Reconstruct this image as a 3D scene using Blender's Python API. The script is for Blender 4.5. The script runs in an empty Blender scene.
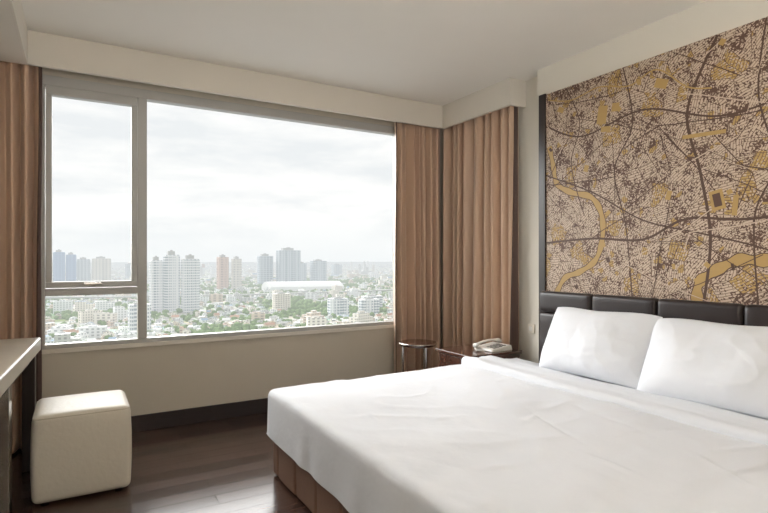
import bpy, math, random
from mathutils import Vector, Matrix, noise

scene = bpy.context.scene
COL = scene.collection
scene.view_settings.view_transform = 'Standard'
scene.view_settings.look = 'None'
R = random.Random(7)

# ------------------------------------------------------------------ helpers
def lin(c):
    out = []
    for v in c:
        v = v / 255.0
        out.append(v / 12.92 if v <= 0.04045 else ((v + 0.055) / 1.055) ** 2.4)
    return (out[0], out[1], out[2], 1.0)

def new_mat(name):
    m = bpy.data.materials.new(name)
    m.use_nodes = True
    nt = m.node_tree
    for n in list(nt.nodes):
        nt.nodes.remove(n)
    out = nt.nodes.new('ShaderNodeOutputMaterial')
    b = nt.nodes.new('ShaderNodeBsdfPrincipled')
    nt.links.new(b.outputs[0], out.inputs[0])
    return m, nt, b

def add_painted_haze(m, k=2600.0, col=(230, 234, 236), s=1.0):
    """aerial haze painted into the material: pale glow mixed in, growing with world Y"""
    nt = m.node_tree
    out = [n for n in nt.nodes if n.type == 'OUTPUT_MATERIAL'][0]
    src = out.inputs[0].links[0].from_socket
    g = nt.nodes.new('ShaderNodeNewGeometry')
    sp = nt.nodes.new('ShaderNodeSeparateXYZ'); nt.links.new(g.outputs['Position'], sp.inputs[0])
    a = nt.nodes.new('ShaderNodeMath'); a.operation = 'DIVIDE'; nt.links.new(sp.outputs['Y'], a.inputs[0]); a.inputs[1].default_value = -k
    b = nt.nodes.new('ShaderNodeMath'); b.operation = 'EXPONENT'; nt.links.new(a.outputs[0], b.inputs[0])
    em = nt.nodes.new('ShaderNodeEmission'); em.inputs[0].default_value = lin(col); em.inputs[1].default_value = s  # painted haze: the surface itself emits it, no air volume
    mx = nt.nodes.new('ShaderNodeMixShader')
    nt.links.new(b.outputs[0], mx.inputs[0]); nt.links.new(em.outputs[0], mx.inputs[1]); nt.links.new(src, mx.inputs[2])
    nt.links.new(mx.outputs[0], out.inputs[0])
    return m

def P(name, rgb, rough=0.6, metal=0.0, var=0.0, vscale=5.0, bump=0.0, bscale=50.0, sheen=0.0, coat=0.0, stretch=(1, 1, 1), spec=0.5, bdist=0.01):
    m, nt, b = new_mat(name)
    c = lin(rgb)
    b.inputs['Base Color'].default_value = c
    b.inputs['Roughness'].default_value = rough
    b.inputs['Metallic'].default_value = metal
    b.inputs['Specular IOR Level'].default_value = spec
    if sheen: b.inputs['Sheen Weight'].default_value = sheen
    if coat: b.inputs['Coat Weight'].default_value = coat
    tc = nt.nodes.new('ShaderNodeTexCoord')
    mp = nt.nodes.new('ShaderNodeMapping')
    mp.inputs['Scale'].default_value = stretch
    nt.links.new(tc.outputs['Object'], mp.inputs[0])
    if var > 0:
        n = nt.nodes.new('ShaderNodeTexNoise'); n.inputs['Scale'].default_value = vscale
        n.inputs['Detail'].default_value = 4
        nt.links.new(mp.outputs[0], n.inputs['Vector'])
        mx = nt.nodes.new('ShaderNodeMix'); mx.data_type = 'RGBA'
        mx.inputs[6].default_value = tuple(x * (1 - var) for x in c[:3]) + (1,)
        mx.inputs[7].default_value = tuple(min(1, x * (1 + var)) for x in c[:3]) + (1,)
        nt.links.new(n.outputs['Fac'], mx.inputs[0])
        nt.links.new(mx.outputs[2], b.inputs['Base Color'])
    if bump > 0:
        n2 = nt.nodes.new('ShaderNodeTexNoise'); n2.inputs['Scale'].default_value = bscale
        n2.inputs['Detail'].default_value = 3
        nt.links.new(mp.outputs[0], n2.inputs['Vector'])
        bp = nt.nodes.new('ShaderNodeBump'); bp.inputs['Strength'].default_value = bump
        bp.inputs['Distance'].default_value = bdist
        nt.links.new(n2.outputs['Fac'], bp.inputs['Height'])
        nt.links.new(bp.outputs[0], b.inputs['Normal'])
    return m

def mesh_obj(name, verts, faces, mats, origin=(0, 0, 0), parent=None, smooth=False, fm=None, auto=None):
    o3 = Vector(origin)
    me = bpy.data.meshes.new(name)
    me.from_pydata([tuple(Vector(v) - o3) for v in verts], [], faces)
    if not isinstance(mats, (list, tuple)): mats = [mats]
    for m in mats: me.materials.append(m)
    if fm:
        for p, i in zip(me.polygons, fm): p.material_index = i
    if smooth:
        for p in me.polygons: p.use_smooth = True
    me.validate(); me.update()
    o = bpy.data.objects.new(name, me)
    COL.objects.link(o)
    o.location = o3
    if parent is not None: par(o, parent)
    return o

def par(o, p):
    o.parent = p
    o.matrix_parent_inverse = Matrix.Translation(-Vector(p.location))

def empty(name, loc):
    o = bpy.data.objects.new(name, None)
    o.empty_display_size = 0.1
    COL.objects.link(o); o.location = loc
    return o

def tag(o, label, cat, **kw):
    o["label"] = label
    o["category"] = cat
    for k, v in kw.items(): o[k] = v
    return o

def boxvf(boxes):
    V, F = [], []
    for (x0, x1, y0, y1, z0, z1) in boxes:
        b = len(V)
        V += [(x0, y0, z0), (x1, y0, z0), (x1, y1, z0), (x0, y1, z0), (x0, y0, z1), (x1, y0, z1), (x1, y1, z1), (x0, y1, z1)]
        F += [(b, b+3, b+2, b+1), (b+4, b+5, b+6, b+7), (b, b+1, b+5, b+4), (b+1, b+2, b+6, b+5), (b+2, b+3, b+7, b+6), (b+3, b, b+4, b+7)]
    return V, F

def boxes_obj(name, boxes, mat, origin=None, parent=None, bevel=0.0, segs=2):
    V, F = boxvf(boxes)
    if origin is None:
        b = boxes[0]; origin = ((b[0]+b[1])/2, (b[2]+b[3])/2, b[4])
    o = mesh_obj(name, V, F, mat, origin, parent)
    if bevel > 0:
        md = o.modifiers.new('bevel', 'BEVEL'); md.width = bevel; md.segments = segs; md.limit_method = 'ANGLE'
        for p in o.data.polygons: p.use_smooth = True
        wn = o.modifiers.new('wn', 'WEIGHTED_NORMAL'); wn.keep_sharp = True
    return o

def axis_cuts(a, b, r, n):
    L = b - a
    k = 5
    pts = [a + r * (1 - math.cos(i / k * math.pi / 2)) for i in range(k)]
    mid = [a + r + (L - 2*r) * i / n for i in range(n + 1)]
    pts2 = [b - r * (1 - math.cos(i / k * math.pi / 2)) for i in range(k)][::-1]
    return pts + mid + pts2

def round_box_vf(x0, x1, y0, y1, z0, z1, r, nx=8, ny=8, nz=6, round_bottom=True):
    xs, ys, zs = axis_cuts(x0, x1, r, nx), axis_cuts(y0, y1, r, ny), axis_cuts(z0, z1, r, nz)
    idx, V, F = {}, [], []
    def vid(i, j, k):
        key = (i, j, k)
        if key not in idx:
            p = Vector((xs[i], ys[j], zs[k]))
            zlo = z0 + r if round_bottom else z0 - 1
            q = Vector((min(max(p.x, x0+r), x1-r), min(max(p.y, y0+r), y1-r), min(max(p.z, zlo), z1-r)))
            d = p - q
            m = max(abs(d.x), abs(d.y), abs(d.z))
            if d.length > 1e-9:
                p = q + d.normalized() * r if m > r * 0.98 else q + d
            idx[key] = len(V); V.append(p)
        return idx[key]
    nX, nY, nZ = len(xs)-1, len(ys)-1, len(zs)-1
    for i in range(nX):
        for j in range(nY):
            F.append((vid(i,j,0), vid(i,j+1,0), vid(i+1,j+1,0), vid(i+1,j,0)))
            F.append((vid(i,j,nZ), vid(i+1,j,nZ), vid(i+1,j+1,nZ), vid(i,j+1,nZ)))
    for i in range(nX):
        for k in range(nZ):
            F.append((vid(i,0,k), vid(i+1,0,k), vid(i+1,0,k+1), vid(i,0,k+1)))
            F.append((vid(i,nY,k), vid(i,nY,k+1), vid(i+1,nY,k+1), vid(i+1,nY,k)))
    for j in range(nY):
        for k in range(nZ):
            F.append((vid(0,j,k), vid(0,j,k+1), vid(0,j+1,k+1), vid(0,j+1,k)))
            F.append((vid(nX,j,k), vid(nX,j+1,k), vid(nX,j+1,k+1), vid(nX,j,k+1)))
    return V, F

def cyl_vf(cx, cy, z0, z1, r, n=32, r2=None, V=None, F=None):
    if V is None: V, F = [], []
    r2 = r if r2 is None else r2
    b = len(V)
    for i in range(n):
        a = 2*math.pi*i/n
        V.append((cx + r*math.cos(a), cy + r*math.sin(a), z0))
    for i in range(n):
        a = 2*math.pi*i/n
        V.append((cx + r2*math.cos(a), cy + r2*math.sin(a), z1))
    for i in range(n):
        j = (i+1) % n
        F.append((b+i, b+j, b+n+j, b+n+i))
    F.append(tuple(b+i for i in range(n))[::-1]); F.append(tuple(b+n+i for i in range(n)))
    return V, F

# ------------------------------------------------------------------ constants
CAMZ = 1.36
YW, XR, XL, YB, ZC = 4.60, 3.45, -0.92, -1.3, 2.95
ZP = 2.715      # underside of bulkhead
XBLK = 3.34

# ------------------------------------------------------------------ materials
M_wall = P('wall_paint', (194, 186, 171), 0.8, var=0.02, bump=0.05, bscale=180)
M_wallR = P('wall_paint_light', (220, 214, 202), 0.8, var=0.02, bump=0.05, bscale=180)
M_ceil = P('ceiling_paint', (234, 229, 220), 0.85, var=0.015, bump=0.03, bscale=150)
M_pel = P('bulkhead_paint', (213, 206, 194), 0.8, var=0.015)
M_base = P('dark_skirting', (38, 28, 25), 0.35, var=0.15, vscale=8, stretch=(1, 1, 12))
M_frame = P('window_aluminium', (174, 172, 167), 0.42, metal=0.0, var=0.01)
M_curt = P('curtain_satin', (190, 160, 136), 0.48, sheen=0.15, spec=0.6)
M_trimc = P('curtain_dark_edge', (74, 52, 44), 0.6, var=0.1)
M_white = P('white_bed_linen', (221, 223, 228), 0.85, var=0.012, vscale=3, bump=0.30, bscale=6, sheen=0.1, bdist=0.02)
M_pillow = P('white_pillow_cotton', (229, 231, 236), 0.85, bump=0.22, bscale=8, sheen=0.1, bdist=0.015)
M_skirt = P('brown_bed_base_fabric', (128, 98, 80), 0.75, var=0.08, vscale=60, bump=0.15, bscale=300)
M_leather = P('dark_leather', (42, 34, 34), 0.33, var=0.1, vscale=6, bump=0.15, bscale=120)
M_darkwood = P('dark_glossy_wood', (74, 44, 34), 0.16, var=0.3, vscale=6, stretch=(1, 8, 8), coat=0.5)
M_blackwood = P('blackish_wood', (40, 30, 27), 0.3, var=0.2, vscale=6, stretch=(1, 1, 10))
M_chrome = P('polished_chrome', (190, 186, 180), 0.14, metal=1.0, var=0.02)
M_otto = P('cream_leatherette', (220, 212, 197), 0.45, var=0.03, vscale=6, bump=0.2, bscale=40)
M_ottoseam = P('cream_piping', (190, 180, 160), 0.55, var=0.03)
M_desk = P('pale_stone_laminate', (206, 199, 185), 0.3, var=0.05, vscale=12)
M_phone = P('ivory_plastic', (226, 223, 216), 0.35, var=0.02)
M_phonegrey = P('grey_plastic', (110, 106, 102), 0.4, var=0.03)
M_plate = P('socket_plate_plastic', (220, 212, 198), 0.4, var=0.02)

def floor_mat():
    m, nt, b = new_mat('dark_wood_planks')
    tc = nt.nodes.new('ShaderNodeTexCoord')
    br = nt.nodes.new('ShaderNodeTexBrick')
    br.offset = 0.37; br.inputs['Scale'].default_value = 1.0
    br.inputs['Brick Width'].default_value = 1.1
    br.inputs['Row Height'].default_value = 0.125
    br.inputs['Mortar Size'].default_value = 0.0035
    br.inputs['Mortar Smooth'].default_value = 0.3
    br.inputs['Color1'].default_value = lin((44, 31, 27))
    br.inputs['Color2'].default_value = lin((88, 63, 52))
    br.inputs['Mortar'].default_value = lin((12, 8, 7))
    nt.links.new(tc.outputs['Object'], br.inputs['Vector'])
    mp = nt.nodes.new('ShaderNodeMapping'); mp.inputs['Scale'].default_value = (1.2, 16, 1)
    nt.links.new(tc.outputs['Object'], mp.inputs[0])
    n = nt.nodes.new('ShaderNodeTexNoise'); n.inputs['Scale'].default_value = 4; n.inputs['Detail'].default_value = 6
    nt.links.new(mp.outputs[0], n.inputs['Vector'])
    mx = nt.nodes.new('ShaderNodeMix'); mx.data_type = 'RGBA'; mx.blend_type = 'MULTIPLY'
    mx.inputs[0].default_value = 0.6
    cr = nt.nodes.new('ShaderNodeValToRGB')
    cr.color_ramp.elements[0].position = 0.35; cr.color_ramp.elements[0].color = (0.45, 0.42, 0.40, 1)
    cr.color_ramp.elements[1].position = 0.65; cr.color_ramp.elements[1].color = (1, 1, 1, 1)
    nt.links.new(n.outputs['Fac'], cr.inputs[0])
    nt.links.new(br.outputs['Color'], mx.inputs[6]); nt.links.new(cr.outputs[0], mx.inputs[7])
    nt.links.new(mx.outputs[2], b.inputs['Base Color'])
    sp = nt.nodes.new('ShaderNodeSeparateColor'); nt.links.new(br.outputs['Color'], sp.inputs[0])
    rr_ = nt.nodes.new('ShaderNodeMapRange'); rr_.inputs['From Min'].default_value = 0.02; rr_.inputs['From Max'].default_value = 0.09
    rr_.inputs['To Min'].default_value = 0.13; rr_.inputs['To Max'].default_value = 0.22; nt.links.new(sp.outputs[0], rr_.inputs[0])
    nt.links.new(rr_.outputs[0], b.inputs['Roughness'])
    b.inputs['Specular IOR Level'].default_value = 0.5
    bp = nt.nodes.new('ShaderNodeBump'); bp.inputs['Strength'].default_value = 0.4; bp.inputs['Distance'].default_value = 0.004
    nt.links.new(br.outputs['Fac'], bp.inputs['Height']); bp.invert = True
    bp2 = nt.nodes.new('ShaderNodeBump'); bp2.inputs['Strength'].default_value = 0.06; bp2.inputs['Distance'].default_value = 0.003
    nt.links.new(n.outputs['Fac'], bp2.inputs['Height']); nt.links.new(bp.outputs[0], bp2.inputs['Normal'])
    nt.links.new(bp2.outputs[0], b.inputs['Normal'])
    return m
M_floor = floor_mat()

# ------------------------------------------------------------------ room shell
def struct(o, label, cat):
    tag(o, label, cat); o["kind"] = "structure"; return o

V, F = boxvf([(XL-0.15, XR+0.15, YB-0.15, YW+0.15, -0.12, 0.0)])
struct(mesh_obj('floor', V, F, M_floor), 'dark glossy wooden plank floor', 'floor')
struct(boxes_obj('ceiling', [(XL-0.15, XR+0.15, YB-0.15, YW+0.15, ZC, ZC+0.12)], M_ceil), 'smooth off-white painted ceiling', 'ceiling')
WX0, WX1, WZ0, WZ1 = -0.245, 2.93, 0.70, 2.72
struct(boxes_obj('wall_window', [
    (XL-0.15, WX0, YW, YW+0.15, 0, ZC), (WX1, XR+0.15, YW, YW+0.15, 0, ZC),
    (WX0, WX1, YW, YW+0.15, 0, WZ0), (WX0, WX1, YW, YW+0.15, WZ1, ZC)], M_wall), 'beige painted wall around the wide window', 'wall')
struct(boxes_obj('wall_right', [(XR, XR+0.15, YB-0.15, YW, 0, ZC), (XBLK, XR, YB, 3.17, 0, ZC)], M_wallR), 'cream wall with raised section behind the bed', 'wall')
struct(boxes_obj('wall_left', [(XL-0.15, XL, YB-0.15, YW, 0, ZC)], M_wallR), 'cream painted side wall', 'wall')
struct(boxes_obj('wall_back', [(XL, XR, YB-0.15, YB, 0, ZC)], M_wallR), 'cream painted wall opposite the window', 'wall')
YP, XP = 4.38, 3.26
struct(boxes_obj('trim_1', [(-0.29, XP, YP, YP+0.035, ZP, ZC)], M_pel, bevel=0.003), 'cream bulkhead hiding the curtain track along the window', 'trim')
struct(boxes_obj('trim_2', [(XP, XP+0.035, 3.405, YP+0.035, ZP, ZC), (XP+0.035, XR, 3.405, 3.435, ZP, ZC)], M_pel, bevel=0.003), 'short cream bulkhead over the side curtain', 'trim')
struct(boxes_obj('trim_3', [(XL, -0.29, YB, YP+0.035, ZP, ZC)], M_pel, bevel=0.003), 'dropped cream ceiling bulkhead over the desk side', 'trim')
struct(boxes_obj('baseboard_window', [(XL, XR, YW-0.018, YW, 0, 0.128)], M_base, bevel=0.003), 'dark wooden skirting board below the window', 'baseboard')
struct(boxes_obj('baseboard_left', [(XL, XL+0.018, YB, YW-0.018, 0, 0.128)], M_base, bevel=0.003), 'dark wooden skirting board', 'baseboard')
struct(boxes_obj('trim_4', [(XBLK-0.03, XBLK, 3.055, 3.125, 0, 2.722)], M_blackwood, bevel=0.003), 'dark wood upright strip edging the wall mural', 'trim')

# ------------------------------------------------------------------ window
win = boxes_obj('window_1', [
    (WX0, WX1, YW-0.012, YW+0.07, 2.645, WZ1),
    (WX0, WX1, YW-0.012, YW+0.07, WZ0, 0.736),
    (WX0, -0.197, YW-0.012, YW+0.07, 0.736, 2.645),
    (0.422, 0.489, YW-0.012, YW+0.07, 0.736, 2.645),
    (2.83, WX1, YW-0.012, YW+0.07, 0.736, 2.645),
    (-0.197, 0.422, YW-0.012, YW+0.07, 1.094, 1.148)], M_frame, origin=(1.35, YW, WZ0), bevel=0.004)
struct(win, 'wide aluminium framed window with small opening sash', 'window')
sash = boxes_obj('sash', [
    (-0.193, 0.418, YW-0.026, YW+0.04, 2.577, 2.641), (-0.193, 0.418, YW-0.026, YW+0.04, 1.152, 1.198),
    (-0.193, -0.153, YW-0.026, YW+0.04, 1.198, 2.577), (0.376, 0.418, YW-0.026, YW+0.04, 1.198, 2.577)], M_frame, parent=win, bevel=0.004)
def glass_mat():
    m = bpy.data.materials.new('window_glass'); m.use_nodes = True
    nt = m.node_tree
    for n in list(nt.nodes): nt.nodes.remove(n)
    out = nt.nodes.new('ShaderNodeOutputMaterial')
    t = nt.nodes.new('ShaderNodeBsdfTransparent'); t.inputs[0].default_value = (0.98, 0.985, 0.98, 1)
    g = nt.nodes.new('ShaderNodeBsdfGlossy'); g.inputs['Roughness'].default_value = 0.35
    mx = nt.nodes.new('ShaderNodeMixShader'); mx.inputs[0].default_value = 0.01
    nt.links.new(t.outputs[0], mx.inputs[1]); nt.links.new(g.outputs[0], mx.inputs[2]); nt.links.new(mx.outputs[0], out.inputs[0])
    return m
M_glass = glass_mat()
def pane(x0, x1, z0, z1, y, parent):
    return mesh_obj('glass_pane', [(x0, y, z0), (x1, y, z0), (x1, y, z1), (x0, y, z1)], [(0, 1, 2, 3)], M_glass, ((x0+x1)/2, y, z0), parent)
pane(0.488, 2.832, 0.735, 2.647, YW+0.03, win)
pane(-0.199, 0.423, 0.735, 1.096, YW+0.03, win)
pane(-0.154, 0.377, 1.196, 2.578, YW+0.01, sash)
boxes_obj('handle', [(0.05, 0.17, YW-0.054, YW-0.042, 1.172, 1.190), (0.095, 0.125, YW-0.044, YW-0.024, 1.165, 1.195)], M_chrome, parent=sash, bevel=0.003)
struct(boxes_obj('trim_5', [(WX0-0.02, WX1+0.02, YW-0.03, YW-0.0125, WZ0-0.028, WZ0+0.004)], M_wallR, bevel=0.003), 'narrow cream window sill edge', 'trim')

# ------------------------------------------------------------------ curtains
def curtain(name, ax, a0, a1, c, amp, waves, z0, z1, seed, label, edges, side=1):
    rr = random.Random(seed)
    n = int(waves * 26); nz = 44
    ph = [rr.uniform(-1.0, 1.0) for _ in range(200)]
    am = [rr.uniform(0.55, 1.2) for _ in range(200)]
    drift = [rr.uniform(-1.0, 1.0) for _ in range(200)]
    def pt(s, zt, extra=0.0):
        w = s * waves
        k = int(w)
        f = w - k; f = f*f*(3-2*f)
        jit = ph[k] * (1 - f) + ph[k+1] * f
        aa = am[k] * (1 - f) + am[k+1] * f
        dr = drift[k] * (1 - f) + drift[k+1] * f
        th = 2*math.pi*(w + 0.34*jit + 0.14*dr*(1-zt)**1.3)
        A = amp * aa * (0.75 + 0.25 * (1 - zt))
        fine = 0.14*math.sin(2.0*th + 3*jit)*(0.3+0.7*zt)
        d = A * (math.sin(th) + fine) + 0.010 * noise.noise(Vector((s*4, zt*1.6, seed)))
        lat = 0.014 * noise.noise(Vector((s*3, zt*1.8, seed+7)))
        a = a0 + (a1 - a0)*s + lat
        z = z0 + (z1 - z0)*zt
        if ax == 'x': return (a, c - side*(d) - extra, z)
        return (c - side*(d) - extra, a, z)
    V, F = [], []
    for j in range(nz+1):
        for i in range(n+1):
            V.append(pt(i/n, j/nz))
    for j in range(nz):
        for i in range(n):
            b = j*(n+1)+i
            F.append((b, b+1, b+n+2, b+n+1))
    org = ((a0+a1)/2, c, z0) if ax == 'x' else (c, (a0+a1)/2, z0)
    o = mesh_obj(name, V, F, M_curt, org, smooth=True)
    md = o.modifiers.new('sol', 'SOLIDIFY'); md.thickness = 0.004; md.offset = 0
    tag(o, label, 'curtain')
    for e in edges:
        V2, F2 = [], []
        L = abs(a1 - a0)
        for j in range(nz+1):
            zt = j/nz
            w = 0.020 + 0.018*(1-zt)**2
            for i in range(5):
                s = (i/4)*w/L
                s = s if e == 0 else 1 - s
                V2.append(pt(s, zt, 0.006))
        for j in range(nz):
            for i in range(4):
                b = j*5+i
                F2.append((b, b+1, b+6, b+5))
        t = mesh_obj('edge_binding', V2, F2, M_trimc, org, parent=o, smooth=True)
        md = t.modifiers.new('sol', 'SOLIDIFY'); md.thickness = 0.006; md.offset = 0
        t["label"] = "dark brown edge binding"
    return o
curtain('curtain', 'x', -0.86, -0.215, 4.492, 0.052, 7.2, 0.02, 2.84, 1, 'gathered tan satin curtain with dark edge beside the desk', [1])
curtain('curtain', 'x', 2.735, 3.335, 4.492, 0.050, 6.8, 0.02, 2.84, 2, 'gathered tan satin curtain with dark edge beside the window', [0])
curtain('curtain', 'y', 3.45, 4.455, 3.372, 0.052, 8.4, 0.02, 2.84, 3, 'tan satin curtain in deep folds beside the nightstand', [0])

# ------------------------------------------------------------------ mural
def mural_mat():
    m, nt, b = new_mat('mural_print')
    N, L = nt.nodes.new, nt.links.new
    def math_(op, a, bb):
        n = N('ShaderNodeMath'); n.operation = op
        for i, q in enumerate((a, bb)):
            if isinstance(q, (int, float)): n.inputs[i].default_value = q
            else: L(q, n.inputs[i])
        return n.outputs[0]
    tc = N('ShaderNodeTexCoord')
    sep = N('ShaderNodeSeparateXYZ'); L(tc.outputs['Object'], sep.inputs[0])
    cmb = N('ShaderNodeCombineXYZ'); L(sep.outputs['Y'], cmb.inputs['X']); L(sep.outputs['Z'], cmb.inputs['Y'])
    nz = N('ShaderNodeTexNoise'); nz.inputs['Scale'].default_value = 3.0; L(cmb.outputs[0], nz.inputs['Vector'])
    wa = N('ShaderNodeVectorMath'); wa.operation = 'MULTIPLY_ADD'
    L(nz.outputs['Color'], wa.inputs[0]); wa.inputs[1].default_value = (0.10, 0.10, 0); L(cmb.outputs[0], wa.inputs[2])
    def V(feature, scale, vec, rnd=1.0, dist='EUCLIDEAN'):
        v = N('ShaderNodeTexVoronoi'); v.voronoi_dimensions = '2D'; v.feature = feature
        if feature != 'DISTANCE_TO_EDGE': v.distance = dist
        v.inputs['Scale'].default_value = scale; v.inputs['Randomness'].default_value = rnd
        L(vec, v.inputs['Vector']); return v
    v1 = V('F1', 8.5, wa.outputs[0], 1.0, 'EUCLIDEAN')
    s1 = N('ShaderNodeSeparateColor'); L(v1.outputs['Color'], s1.inputs[0])
    ang = math_('MULTIPLY', s1.outputs[0], 1.57)
    rot = N('ShaderNodeVectorRotate'); rot.rotation_type = 'Z_AXIS'; L(wa.outputs[0], rot.inputs['Vector']); L(ang, rot.inputs['Angle'])
    br = N('ShaderNodeTexBrick'); br.inputs['Scale'].default_value = 1.0
    br.inputs['Brick Width'].default_value = 0.046; br.inputs['Row Height'].default_value = 0.0155
    br.inputs['Mortar Size'].default_value = 0.0015; br.inputs['Mortar Smooth'].default_value = 0.0
    br.offset = 0.4; br.squash = 1.8; br.squash_frequency = 3
    L(rot.outputs[0], br.inputs['Vector'])
    street = math_('LESS_THAN', br.outputs['Fac'], 0.5)
    v2 = V('F1', 118, rot.outputs[0], 0.7, 'CHEBYCHEV')
    s2 = N('ShaderNodeSeparateColor'); L(v2.outputs['Color'], s2.inputs[0])
    n2 = N('ShaderNodeTexNoise'); n2.inputs['Scale'].default_value = 6.0; n2.inputs['Detail'].default_value = 6; n2.inputs['Roughness'].default_value = 0.65; L(cmb.outputs[0], n2.inputs['Vector'])
    thr = N('ShaderNodeMapRange'); thr.inputs['From Min'].default_value = 0.48; thr.inputs['From Max'].default_value = 0.66
    thr.inputs['To Min'].default_value = 0.10; thr.inputs['To Max'].default_value = 0.90; L(n2.outputs['Fac'], thr.inputs[0])
    marks = math_('GREATER_THAN', s2.outputs[1], thr.outputs[0])
    v5 = V('DISTANCE_TO_EDGE', 8.5, wa.outputs[0])
    e5 = math_('GREATER_THAN', v5.outputs['Distance'], 0.014)
    blk = math_('MULTIPLY', math_('MULTIPLY', street, marks), e5)
    mx = N('ShaderNodeMix'); mx.data_type = 'RGBA'
    mx.inputs[6].default_value = lin((94, 68, 55)); mx.inputs[7].default_value = lin((198, 178, 158))
    L(blk, mx.inputs[0])
    gd = math_('GREATER_THAN', s1.outputs[2], 0.92)
    gg = math_('GREATER_THAN', s2.outputs[2], 0.35)
    v6 = V('F1', 26, rot.outputs[0], 1.0, 'CHEBYCHEV'); s6 = N('ShaderNodeSeparateColor'); L(v6.outputs['Color'], s6.inputs[0])
    g2 = math_('GREATER_THAN', s6.outputs[0], 0.945)
    gm = math_('MULTIPLY', math_('MAXIMUM', math_('MULTIPLY', gd, gg), g2), math_('MULTIPLY', e5, street))
    mx2 = N('ShaderNodeMix'); mx2.data_type = 'RGBA'; L(gm, mx2.inputs[0]); L(mx.outputs[2], mx2.inputs[6]); mx2.inputs[7].default_value = lin((180, 148, 92))
    L(mx2.outputs[2], b.inputs['Base Color'])
    b.inputs['Roughness'].default_value = 0.55
    return m
M_mur = mural_mat()
M_gold = P('mural_gold_ink', (178, 146, 90), 0.5, var=0.08, vscale=30)
M_brown = P('mural_brown_ink', (84, 60, 48), 0.55, var=0.08, vscale=30)
M_tan = P('mural_tan_ink', (198, 178, 158), 0.55, var=0.05, vscale=30)
MY0, MY1, MZ0, MZ1 = 0.40, 3.055, 1.08, 2.715
MXF = XBLK - 0.018
V, F = boxvf([(MXF, XBLK-0.001, MY0, MY1, MZ0, MZ1)])
FM = [0]*6
def smooth_line(pts, k=8):
    out = []
    n = len(pts)
    for i in range(n-1):
        p0, p1, p2, p3 = pts[max(i-1,0)], pts[i], pts[i+1], pts[min(i+2,n-1)]
        for t in range(k):
            t /= k
            out.append(tuple(0.5*((2*p1[d]) + (-p0[d]+p2[d])*t + (2*p0[d]-5*p1[d]+4*p2[d]-p3[d])*t*t + (-p0[d]+3*p1[d]-3*p2[d]+p3[d])*t**3) for d in (0, 1)))
    out.append(pts[-1])
    return out
layer = [0]
def ribbon(pts, w, mi, smooth=True, wv=0.0):
    layer[0] += 1
    x = MXF - 0.0006 - 0.00004*layer[0]
    if smooth: pts = smooth_line(pts)
    seg = []
    for i, p in enumerate(pts):
        a = pts[max(i-1, 0)]; c = pts[min(i+1, len(pts)-1)]
        d = Vector((c[0]-a[0], c[1]-a[1])); d = d.normalized() if d.length > 1e-6 else Vector((1, 0))
        nrm = Vector((-d.y, d.x)); ww = w*(1 + wv*math.sin(i*0.9))
        seg.append((Vector(p) + nrm*ww/2, Vector(p) - nrm*ww/2))
    ins = lambda q: MY0 <= q[0] <= MY1 and MZ0 <= q[1] <= MZ1
    for i in range(len(seg)-1):
        q = [seg[i][0], seg[i+1][0], seg[i+1][1], seg[i][1]]
        if not all(ins(k) for k in q):
            q = [Vector((min(max(k[0], MY0), MY1), min(max(k[1], MZ0), MZ1))) for k in q]
            if (q[0]-q[2]).length < 0.004 or (q[1]-q[3]).length < 0.004: continue
        b = len(V)
        for k in q: V.append((x, k[0], k[1]))
        F.append((b, b+1, b+2, b+3)); FM.append(mi)
rv = [(3.02, 2.28), (2.98, 2.12), (2.94, 1.97), (2.80, 1.885), (2.62, 1.83), (2.53, 1.70), (2.52, 1.52), (2.58, 1.36), (2.72, 1.27), (2.86, 1.22), (2.95, 1.09)]
rv2 = [(1.30, 1.42), (1.46, 1.36), (1.60, 1.36), (1.74, 1.29), (1.83, 1.21), (1.84, 1.08)]
rv3 = [(0.42, 1.5), (0.8, 1.62), (1.05, 1.40), (1.32, 1.42)]
ribbon(rv, 0.052, 2, wv=0.12); ribbon(rv, 0.041, 1, wv=0.18)
ribbon(rv2, 0.072, 2, wv=0.2); ribbon(rv2, 0.060, 1, wv=0.25)
ribbon(rv3, 0.06, 1, wv=0.2)
rr = random.Random(11)
ribbon([(3.05, 2.05), (2.6, 1.86), (2.2, 1.63), (1.8, 1.52), (1.46, 1.42), (0.9, 1.2)], 0.010, 2)
ribbon([(3.05, 1.50), (2.6, 1.52), (2.2, 1.50), (1.9, 1.62), (1.46, 1.60), (0.5, 1.75)], 0.016, 2)
ribbon([(1.72, 2.71), (1.90, 2.3), (1.82, 1.9), (1.76, 1.5), (1.80, 1.09)], 0.018, 2)
ribbon([(2.35, 2.71), (2.28, 2.3), (2.42, 2.0), (2.33, 1.6), (2.28, 1.09)], 0.010, 2)
ribbon([(3.05, 2.45), (2.7, 2.30), (2.2, 2.38), (1.7, 2.22), (1.2, 2.25), (0.5, 2.1)], 0.012, 2)
ribbon([(2.85, 2.71), (2.72, 2.4), (2.80, 2.1), (2.68, 1.7)], 0.008, 2)
ribbon([(1.46, 2.71), (1.5, 2.3), (1.42, 1.9), (1.52, 1.6), (1.5, 1.09)], 0.010, 2)
for i in range(60):
    y, z = rr.uniform(MY0, MY1), rr.uniform(MZ0, MZ1)
    a = rr.choice([0.15, 0.6, 0.9, 1.7, 2.1, 2.5]) + rr.uniform(-0.2, 0.2)
    pts = [(y, z)]
    for k in range(5):
        a += rr.uniform(-0.10, 0.10) + (rr.choice([-1.2, 1.2]) if rr.random() < 0.08 else 0); y += 0.13*math.cos(a); z += 0.13*math.sin(a)
        pts.append((y, z))
    ribbon(pts, rr.choice([0.0035, 0.005, 0.006, 0.007]), rr.choice([2, 2, 2, 3]), smooth=False)
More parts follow.
